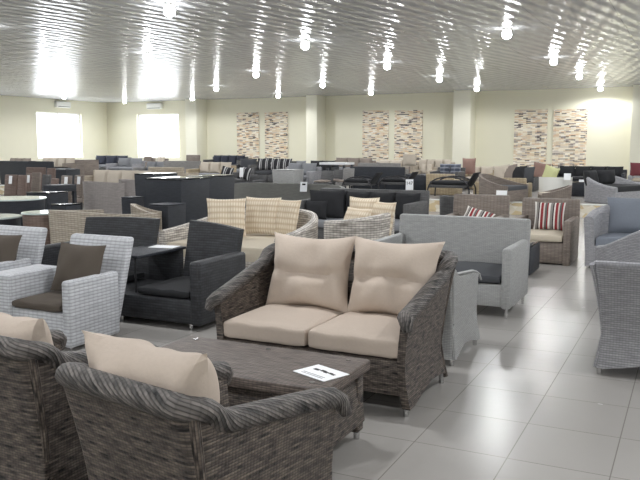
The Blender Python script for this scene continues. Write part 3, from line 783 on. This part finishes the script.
throw('throw_pillow', 'cream lattice pillow peaking highest, left in the corner seat heap', 'pillow', -3.8, 9.0, .425, .44, .52, .14, 'lattice', -6, -12, seed=15)
throw('throw_pillow', 'cream lattice pillow at the back of the heap in the corner seat', 'pillow', -3.5, 8.9, .425, .46, .48, .14, 'lattice', -30, -12, seed=16)
throw('throw_pillow', 'cream lattice pillow lying lowest at the front of the heap in the corner seat', 'pillow', -3.74, 8.62, .425, .46, .42, .13, 'lattice', -24, -24, seed=17)

# olive curved sofa and black cushioned sofa behind
x0, zt = at(232, 182, 13.2); x1, _ = at(352, 183, 13.2)
tub('curved_sofa', 'long olive-grey curved sofa with a price card on its back', 'sofa', (x0 + x1) / 2, 12.65, 0, x1 - x0, 1.1, 'olive', arm=.66, back=zt, thick=.07, e=5, cush='charcloth', foot=False, fh=.02, drop=1)
xc, zc = at(303.5, 188, 13.05); card('white price card on the back of the olive-grey curved sofa', xc, 13.04, zc - .07, .15, .19)
x0, x1, zt = -5.6, -3.72, .89
boxy('woven_sofa', 'charcoal woven sofa lined with black back cushions and a grey seat', 'sofa', (x0 + x1) / 2, 11.0, 0, x1 - x0, .9, 'charcoal', seat=.32, arm=.74, back=zt, at_=.1, bt=.1, lean=.08, nseat=2, seatc='greycloth', nback=4, backc='blackcloth', foot=False, bh=.44)
throw('throw_pillow', 'large black cushion standing highest, at the left end of the charcoal sofa', 'pillow', -5.2, 10.86, .44, .56, .46, .17, 'blackcloth', 20, -12, seed=18)
throw('throw_pillow', 'small black cushion lowest, at the left end of the charcoal sofa', 'pillow', -5.3, 10.68, .44, .36, .3, .13, 'blackcloth', 10, -14, seed=19)
card('white price card reading 147 behind the charcoal sofa back', at(409, 188, 11.48)[0], 11.5, zt + .001, .12, .17, 10, 0, '147')

# ================================================================ LEFT MIDDLE
def planter(name, lab, cat, px0, px1, py, Y, h=None, d=None, mat='blackfine', top='blackglass', z0=0):
    x0, zt = at(px0, py, Y); x1, _ = at(px1, py, Y); w_ = x1 - x0; d = d or w_
    r = thing(name, lab, cat, (x0 + x1) / 2, Y + d / 2, z0)
    hh = (h or zt) - z0
    b = BM(); box(b, -w_ / 2, w_ / 2, -d / 2, d / 2, 0, hh - .02, .012, taper=.92); obj('body', b, mat, r)
    b = BM(); box(b, -w_ / 2, w_ / 2, -d / 2, d / 2, hh - .02, hh, .006); obj('top', b, top, r)
    return r
planter('bar_table', 'tall black woven bar table nearest, with a pale gleaming top edge', 'table', 145, 181, 178, 9.3, d=.75)
planter('bar_table', 'tall black woven bar table at the right end of the black group', 'table', 185, 205, 176, 10.4, d=.9)
planter('bar_table', 'tall black woven bar table at the rear left of the black group', 'table', 134, 157, 173.5, 10.8, d=.6)
planter('bar_stool', 'short black woven block stool in front of the tall black bar tables', 'stool', 148, 168, 204, 8.5, d=.42, top='blackfine')
x0, zt = at(75, 181, 12.2); x1, _ = at(109, 181, 12.2)
def barrel(name, lab, px0, px1, py, Y, mat, rot=180, arm=None, cat='chair', back=None, z0=0, d=None, cush='charcloth', top=None, e=2.2, drop=1.5, thick=.06):
    x0, zt = at(px0, py, Y); x1, _ = at(px1, py, Y); w_ = x1 - x0; d = d or w_ * .9
    bk = (back or zt) - z0
    yy = Y + d / 2 if abs(rot) > 90 else Y - d / 2
    return tub(name, lab, cat, (x0 + x1) / 2, yy, rot, w_, d, mat, z=z0, seat=min(.3, bk * .42), arm=bk * (arm if arm else .95), back=bk, thick=thick, e=e, cush=cush, foot=False, fh=.01, flare=.02, drop=drop, ch=min(.12, bk * .15))
barrel('barrel_chair', 'grey woven barrel chair on the left of the barrel pair', 74, 103, 181, 11.6, 'barrel', e=2.1, d=.6)
barrel('barrel_chair', 'grey woven barrel chair on the right of the barrel pair', 111, 137, 179, 12.5, 'barrel', e=2.1, d=.6)
barrel('woven_tub_chair', 'tan woven tub chair with a sloping back behind the white armchairs', 40, 106, 210, 6.75, 'tan', rot=172, arm=.92, e=6)
planter('block_stool', 'small dark blue-grey woven block between the barrel chairs and the pale tan chair', 'stool', 121, 132, 197, 9.8, d=.3, top='blackfine')
barrel('woven_tub_chair', 'pale tan woven chair with a curled arm in front of the short black stool', 125, 149, 204, 8.0, 'tan', rot=120, arm=.85, cush='bluegrey')
def drum(lab, px0, px1, py, Y, mat, top):
    x0, zt = at(px0, py, Y); x1, _ = at(px1, py, Y); rr = (x1 - x0) / 2 / math.cos(YAW) * .95
    r = thing('drum_table', lab, 'table', (x0 + x1) / 2, Y)
    b = BM(); cyl(b, 0, 0, 0, zt - .02, rr * .9, rr * .96, 28); obj('body', b, mat, r)
    b = BM(); cyl(b, 0, 0, zt - .02, zt, rr, rr, 32); obj('top', b, top, r)
drum('large black drum table with a pale round glass top, left of the barrel chairs', -8, 35, 197, 8.6, 'blackfine', 'frost')
drum('black drum table with a pale glass top cut off at the left edge', -26, 11, 215, 6.9, 'blackfine', 'frost')
drum('small brown drum table with a pale glass top behind the tan tub chair', 29, 58, 211, 7.1, 'mahogany', 'frost')
x0, zt = at(10, 190, 9.7); x1, _ = at(50, 190, 9.7)
planter('side_table', 'low black block table behind the large drum table', 'table', 26, 47, 192, 9.6, d=.5)
planter('side_table', 'low black block table to the right of the large drum table', 'table', 50, 66, 204, 8.4, d=.3, mat='blackfine')

# dining chairs on the left, white tags on the backs
def dchair(lab, px0, px1, py, Y, mat, rot=0, tagpx=None, seat=.45):
    x0, zt = at(px0, py, Y); x1, _ = at(px1, py, Y); z0 = PZ if Y > PY else 0
    w_ = (x1 - x0)
    r = dining('dining_chair', lab, (x0 + x1) / 2, Y, rot, mat, z0, w_, .5, min(seat, (zt - z0) * .5), zt - z0, 'taupecloth', lean=.08)
    return r, zt
ctag = []
for lab, a, c, y, Y, m, tg in (
    ('reddish brown woven dining chair with a white tag at the left edge', -6, 6, 175, 11.4, 'mahogany', 5),
    ('reddish brown woven dining chair, second of the tagged row from the left', 7, 15, 175.5, 11.4, 'mahogany', None),
    ('reddish brown woven dining chair with a long white tag, third of the tagged row', 16, 21, 174, 12.3, 'mahogany', 20),
    ('taupe woven dining chair beside the tagged row', 22, 31, 173, 12.9, 'taupe', None),
    ('dark grey woven dining chair right of the taupe one', 32, 40, 175, 11.8, 'charcoal', None),
    ('reddish brown woven dining chair at the right end of the row', 40, 47, 179, 11.0, 'mahogany', None),
    ('taupe woven dining chair with a white tag, left of the tagged pair', 51, 61, 176, 11.7, 'taupe', 56.5),
    ('taupe woven dining chair with a white tag, right of the tagged pair', 65, 74, 175.5, 12.5, 'taupe', 70)):
    r, zt = dchair(lab, a, c, y, Y, m)
    if tg:
        xt, ztt = at(tg, y + 4, Y + .2); ctag.append((lab, r.location.x + .04, Y + .215, ztt))
for lab, a, c, y, Y in (('reddish brown high-backed chair, wide left one behind the tagged row', 17, 36, 167.5, 13.6), ('reddish brown high-backed chair, narrow right one behind the tagged row', 38, 46, 168.5, 13.6)):
    dchair(lab, a, c, y, Y, 'mahogany')
for (lab, xt, yt, zt), l2 in zip(ctag, ('white price tag on the reddish dining chair at the left edge', 'long white price tag on the third reddish dining chair', 'white price tag on the left chair of the taupe pair', 'white price tag on the right chair of the taupe pair')):
    card(l2, xt, yt, zt - .1, .09, .17, bars=False, name='price_tag')
x0, zt = at(43, 185, 10.6); x1, _ = at(57, 185, 10.6)
r = thing('dining_table', 'black woven table in front of the tagged taupe chair pair', 'table', (x0 + x1) / 2, 10.85)
b = BM(); box(b, (x0 - x1) / 2, (x1 - x0) / 2, -.25, .25, zt - .13, zt, .01); obj('tabletop', b, 'blackfine', r)
for sx in (-1, 1):
    for sy in (-1, 1):
        b = BM(); box(b, sx * (x1 - x0) * .45 - .03, sx * (x1 - x0) * .45 + .03, sy * .2 - .03, sy * .2 + .03, 0, zt - .13); obj('leg', b, 'blackfine', r)

# ================================================================ REAR ROWS
def rear(name, lab, cat, px0, px1, py, Y, mat, d=.8, rot=0, nseat=2, cush='greycloth', nback=0, backc=None, shrink=.93, armk=.72, **k):
    x0, zt = at(px0, py, Y); x1, _ = at(px1, py, Y); z0 = PZ if Y > PY else 0
    h = zt - z0; w_ = (x1 - x0) * shrink
    topk = .86 if nback else 1
    return boxy(name, lab, cat, x0 + w_ / 2, Y if not rot else Y, rot, w_, d, mat, z=z0, seat=min(.3, h * .38), arm=h * armk, back=h * topk, at_=.1, bt=.1, lean=.04, nseat=nseat, cush=cush, nback=nback, backc=backc, ch=min(.12, h * .16), foot=False, bh=h * .5, bev=.02, **k)
rear('woven_sofa', 'taupe woven sofa along the left wall below the window, beige peaked cushions', 'sofa', 3, 29, 158, 22.0, 'taupe', nback=3, backc='taupecloth')
rear('woven_sofa', 'taupe woven sofa below the left window, right of the first one', 'sofa', 36, 74, 156.5, 22.4, 'taupe', nback=4, backc='palecloth')
rear('black_sofa', 'long black sofa back in front of the left window sofas', 'sofa', 9, 66, 160.5, 18.6, 'blackfine', rot=180)
loop_chair('hoop_chair', 'black lounge chair with a bent hoop arm below the left window', at(53, 170, 16.6)[0], 16.6, 20, 0, back=.95)
planter('cabinet', 'black woven block unit behind the tagged taupe chairs', 'cabinet', 46, 66, 169, 14.6, d=.5, top='blackfine')
planter('cabinet', 'tan woven block unit left of the tan patterned sofa', 'cabinet', 75, 84, 160, 16.4, d=.6, mat='taupe', top='taupe')
rear('woven_sofa', 'tan patterned sofa with wavy pale cushions behind the barrel chairs', 'sofa', 84, 152, 165, 16.2, 'tanpattern', rot=0, nback=4, backc='palecloth', skirt='tanpattern')
rear('woven_sofa', 'navy cushioned sofa in the far left corner', 'sofa', 90, 128, 154.5, 26.6, 'charcoal', nback=3, backc='navy')
rear('woven_sofa', 'grey cushioned sofa beside the navy one near the corner', 'sofa', 112, 142, 158, 24.4, 'grey', nback=2, backc='greycloth')
rear('woven_armchair', 'taupe armchair under the back window, left one', 'chair', 138, 150, 155, 25.4, 'taupe', nseat=1, nback=1, backc='taupecloth')
rear('woven_armchair', 'taupe armchair under the back window, right one', 'chair', 151, 163, 155.5, 24.8, 'taupe', nseat=1, nback=1, backc='palecloth')
rear('woven_sofa', 'grey woven sofa below the taupe window armchairs', 'sofa', 140, 166, 161.5, 21.6, 'midgrey', nback=2, backc='greycloth')
rear('woven_sofa', 'pale taupe sofa seen from its back behind the black bar tables', 'sofa', 157, 194, 166.5, 18.9, 'tanpattern', rot=180)
rear('woven_armchair', 'taupe high-backed chair in front of the first column', 'chair', 181, 195, 155, 25.2, 'taupe', nseat=1)
rear('woven_sofa', 'grey woven sofa back in front of the first column', 'sofa', 171, 210, 160.5, 21.6, 'midgrey', rot=180)
planter('side_table', 'small white topped table below the back window', 'table', 164, 172, 162, 22.8, d=.5, mat='whiteplastic', top='whitetop', z0=PZ)
rear('rattan_sofa', 'natural rattan sofa with crumpled beige cushions right of the pale taupe sofa', 'sofa', 193, 232, 162, 20.2, 'natural', nback=3, backc='palecloth')
rear('woven_sofa', 'navy sofa row against the back wall below the first stone panel', 'sofa', 208, 246, 153.5, 27.8, 'charcoal', nback=4, backc='navy')
rear('woven_armchair', 'charcoal armchair in front of the first stone panel', 'chair', 234, 257, 158.5, 24.2, 'charcoal', nseat=1, nback=1, backc='charcloth')
rear('woven_sofa', 'charcoal sofa lined with striped pillows below the second stone panel', 'sofa', 258, 296, 161, 23.6, 'charcoal', nback=0, cush='charcloth')
for i, (px, wd) in enumerate(((263, 'far left'), (269, 'second'), (275, 'middle'), (281, 'fourth'), (287, 'far right'))):
    x, z = at(px, 165, 23.5); throw('throw_pillow', 'black and white striped pillow, %s of the five below the second stone panel' % wd, 'pillow', x, 23.45, PZ + .42, .42, .42, .13, 'bwstripe', 0, -14, seed=40 + i)
rear('woven_armchair', 'dark woven armchair with a striped pillow, left one beside the bar tables', 'chair', 216, 236, 172.5, 18.5, 'charcoal', nseat=1, cush='charcloth', d=.72)
rear('woven_armchair', 'dark woven armchair with a striped pillow, right one above the olive sofa', 'chair', 237, 263, 175, 18.5, 'charcoal', nseat=1, cush='charcloth', d=.72)
for px, wd in ((224, 'left'), (242, 'right')):
    x, z = at(px, 178, 18.2); throw('throw_pillow', 'black and white striped pillow in the %s dark armchair near the bar tables' % wd, 'pillow', x, 18.35, PZ + .3, .42, .36, .12, 'bwstripe', 0, -16, 10, seed=50 + px)
for px, wd in ((244.5, 'taller white price tag above the right dark armchair'), (252, 'smaller white price tag at the right dark armchair')):
    x, z = at(px, 180, 18.7); card(wd, x, 18.86 if px < 250 else 18.12, z - .05 if px < 250 else PZ + .42, .12, .26, bars=False, name='price_tag')
planter('cabinet', 'light grey woven block behind the olive-grey sofa', 'cabinet', 272, 294, 169.5, 18.6, d=.6, mat='lightgrey', top='lightgrey', z0=PZ)
rear('woven_sofa', 'grey sofa with plump grey cushions below the middle column', 'sofa', 281, 318, 163, 19.8, 'grey', nback=2, backc='greycloth')
rear('woven_sofa', 'grey cushioned sofa left of the middle column', 'sofa', 290, 306, 161, 23.4, 'midgrey', nseat=1, nback=1, backc='greycloth')
rear('lounge_sofa', 'black low sofa in front of the middle column', 'sofa', 304, 336, 160.5, 22.4, 'blackfine', cush='blackcloth', nback=2, backc='blackcloth')
r = thing('dining_table', 'black table with a white top right of the middle column', 'table', at(337, 163, 20.8)[0], 20.8, PZ)
zt = at(337, 162.5, 20.6)[1] - PZ; b = BM(); box(b, -.42, .42, -.35, .35, zt - .07, zt, .01); obj('tabletop', b, 'whitetop', r)
for sx in (-1, 1):
    for sy in (-1, 1):
        b = BM(); box(b, sx * .36 - .03, sx * .36 + .03, sy * .29 - .03, sy * .29 + .03, 0, zt - .07); obj('leg', b, 'blackfine', r)
rear('woven_sofa', 'taupe cushioned sofa against the back wall left of the third stone panel', 'sofa', 331, 375, 157.5, 27.6, 'taupe', nback=3, backc='taupecloth')
dchair('dark sling dining chair, left of the reclined pair behind the olive sofa', 317, 329, 171, 18.6, 'charcoal', seat=.3)
dchair('dark sling dining chair, middle of the reclined group behind the olive sofa', 330, 339, 170, 19.3, 'charcoal', seat=.3)
dchair('grey panel-backed dining chair right of the dark sling chairs', 339, 350, 168.5, 18.9, 'midgrey', seat=.3)
for x, y, wd in ((-7.8, 18.35, 'left one nearer'), (-7.1, 19.15, 'right one farther')):
    loop_chair('hoop_chair', 'black chair with bent hoop arms, %s, before the wide black sofa' % wd, x, y, -90, PZ, back=.6, arm=.48, w=.5, d=.85)
rear('black_sofa', 'wide black sofa seen from its back below the third and fourth stone panels', 'sofa', 356, 414, 166, 20.4, 'blackfine', rot=180)
rear('woven_sofa', 'grey sofa back behind the wide black sofa', 'sofa', 363, 408, 162.5, 23.0, 'midgrey', rot=180)
rear('woven_sofa', 'pale cushioned sofa below the centre pair of stone panels', 'sofa', 374, 418, 160, 26.6, 'taupe', nback=3, backc='palecloth')
throw('throw_pillow', 'round pale pillow on the right end of the wide black sofa', 'pillow', at(409, 165, 20.3)[0], 20.35, at(409, 167, 20.3)[1] + .02, .4, .34, .16, 'palecloth', 10, -10, seed=61)
planter('side_table', 'low black table right of the wide black sofa', 'table', 408, 429, 175, 20.0, d=.6, top='blackfine', z0=PZ)
rear('woven_sofa', 'tan sofa with tall tan cushions left of the third column', 'sofa', 416, 434, 164, 23.3, 'tanpattern', nback=2, backc='palecloth', nseat=1)
rear('woven_sofa', 'beige sofa with tall cushions against the wall left of the third column', 'sofa', 414, 455, 159, 26.0, 'tanpattern', nback=4, backc='palecloth')
rear('woven_sofa', 'dark sofa with blue plaid cushions in front of the third column', 'sofa', 434, 464, 164, 21.6, 'charcoal', nback=2, backc='plaid', cush='navy')
rear('rattan_chair', 'natural rattan block seat behind the hoop-armed black chair', 'chair', 431, 461, 173, 19.8, 'natural', nseat=1, rot=180)
throw('throw_pillow', 'large brown pillow standing on end at the third column', 'pillow', at(469, 165, 22.4)[0], 22.4, PZ + .42, .4, .5, .14, 'rust', 10, -8, seed=62)
rear('rattan_sofa', 'natural rattan sofa with tan bolsters right of the third column', 'sofa', 463, 497, 166.5, 22.6, 'natural', cush='palecloth', nback=2, backc='palecloth')
loop_chair('hoop_chair', 'large black lounge chair with bent hoop arms before the rattan block seat', -5.35, 18.35, -90, PZ, w=.62, d=1.05, back=.64, arm=.53)
planter('rattan_stool', 'natural rattan stool left of the olive barrel chair', 'stool', 473, 480, 182, 19.4, d=.35, mat='natural', top='natural', z0=PZ)
barrel('barrel_chair', 'charcoal woven barrel chair in front of the hoop-armed black chair', 436, 476, 196, 12.1, 'charcoal', e=4, arm=.97)
barrel('barrel_chair', 'olive woven barrel chair with a swooping arm on the raised floor', 482, 527, 173, 18.5, 'taupe', rot=75, arm=.6, z0=PZ, cush='charcloth', d=.95)
rear('rattan_sofa', 'natural rattan sofa heaped with dark and beige pillows below the right stone panels', 'sofa', 498, 532, 177, 19.3, 'natural', rot=180, cush='palecloth')
for px, py, m, lab in ((499, 172, 'palecloth', 'beige pillow at the left of the heap on the natural rattan sofa'), (507, 171, 'taupecloth', 'taupe pillow in the heap on the natural rattan sofa'), (516, 173, 'blackcloth', 'black pillow in the middle of the heap on the natural rattan sofa'), (524, 173, 'charcloth', 'charcoal pillow at the right of the heap on the natural rattan sofa')):
    x, z = at(px, py, 19.4); throw('throw_pillow', lab, 'pillow', x, 19.72, PZ + .34, .44, .42, .14, m, random.uniform(-20, 20), -10, random.uniform(-12, 12), seed=px)
rear('lounge_sofa', 'dark low sofa behind the heaped pillows at the right', 'sofa', 497, 540, 172, 22.2, 'charcoal', cush='blackcloth', nback=3, backc='blackcloth')
throw('throw_pillow', 'dusty red pillow left of the white tub chair', 'pillow', at(540, 170, 21.6)[0], 21.75, PZ + .36, .5, .42, .14, 'rust', -10, -12, 8, seed=64)
barrel('tub_chair', 'white glossy tub chair with a lime green pillow', 535, 568, 177, 18.9, 'whiteplastic', rot=180, arm=.96, z0=PZ, cush='ivory')
throw('throw_pillow', 'lime green pillow leaning in the white tub chair', 'pillow', at(551, 172, 19.5)[0], 19.42, PZ + .34, .36, .4, .13, 'green', 14, -8, 18, seed=65)
barrel('tub_chair', 'tan woven chair with a swept back in front of the white tub chair', 546, 571, 184, 18.4, 'taupe', rot=-70, arm=.55, z0=PZ, cush='palecloth', d=.7)
rear('lounge_sofa', 'long black sofa with black cushions below the rightmost stone panel', 'sofa', 555, 632, 166, 24.2, 'blackfine', cush='blackcloth', nback=4, backc='blackcloth')
planter('side_table', 'black side table between the white tub chair and the round black sofa', 'table', 571, 586, 182, 20.4, d=.5, top='blackglass', z0=PZ)
tub('round_sofa', 'grey woven round sofa with black lining at the right on the raised floor', 'sofa', at(612, 190, 18.9)[0], 18.95, 62, 1.5, 1.15, 'grey', z=PZ, seat=.26, arm=.34, back=.64, thick=.09, e=2.4, cush='blackcloth', rimr=.04, nback=2, backc='blackcloth', bh=.36, foot=False, fh=.01)
for px, py, Y, lab, zz in ((581, 183, 20.3, 'white price card on the black side table at the right', None), (566, 177, 18.8, 'white price card on the rim of the white tub chair', None)):
    x, z = at(px, py, Y); card(lab, x, Y + .2, z - .08, .16, .16, bars=False)
xc, zc = at(502, 200, 11.4); card('white price card on the taupe armchair with the tilted pillow', xc, 11.36, .861, .16, .07, bars=False)
rear('woven_armchair', 'white woven armchair at the far right edge beside the last column', 'chair', 629, 652, 170, 25.2, 'white', nseat=1, cush='ivory')
throw('throw_pillow', 'maroon pillow at the far right edge beside the last column', 'pillow', at(638, 166, 25)[0], 25, PZ + .36, .45, .42, .14, 'maroon', 0, -10, seed=66)

# ---------------------------------------------------------------- view
S.view_settings.view_transform = 'Standard'; S.view_settings.look = 'None'
S.view_settings.exposure = 1.12; S.view_settings.gamma = 1; S.view_settings.use_curve_mapping = False
S.cycles.use_denoising = True; S.cycles.max_bounces = 8; S.cycles.diffuse_bounces = 5
S.cycles.sample_clamp_indirect = 6
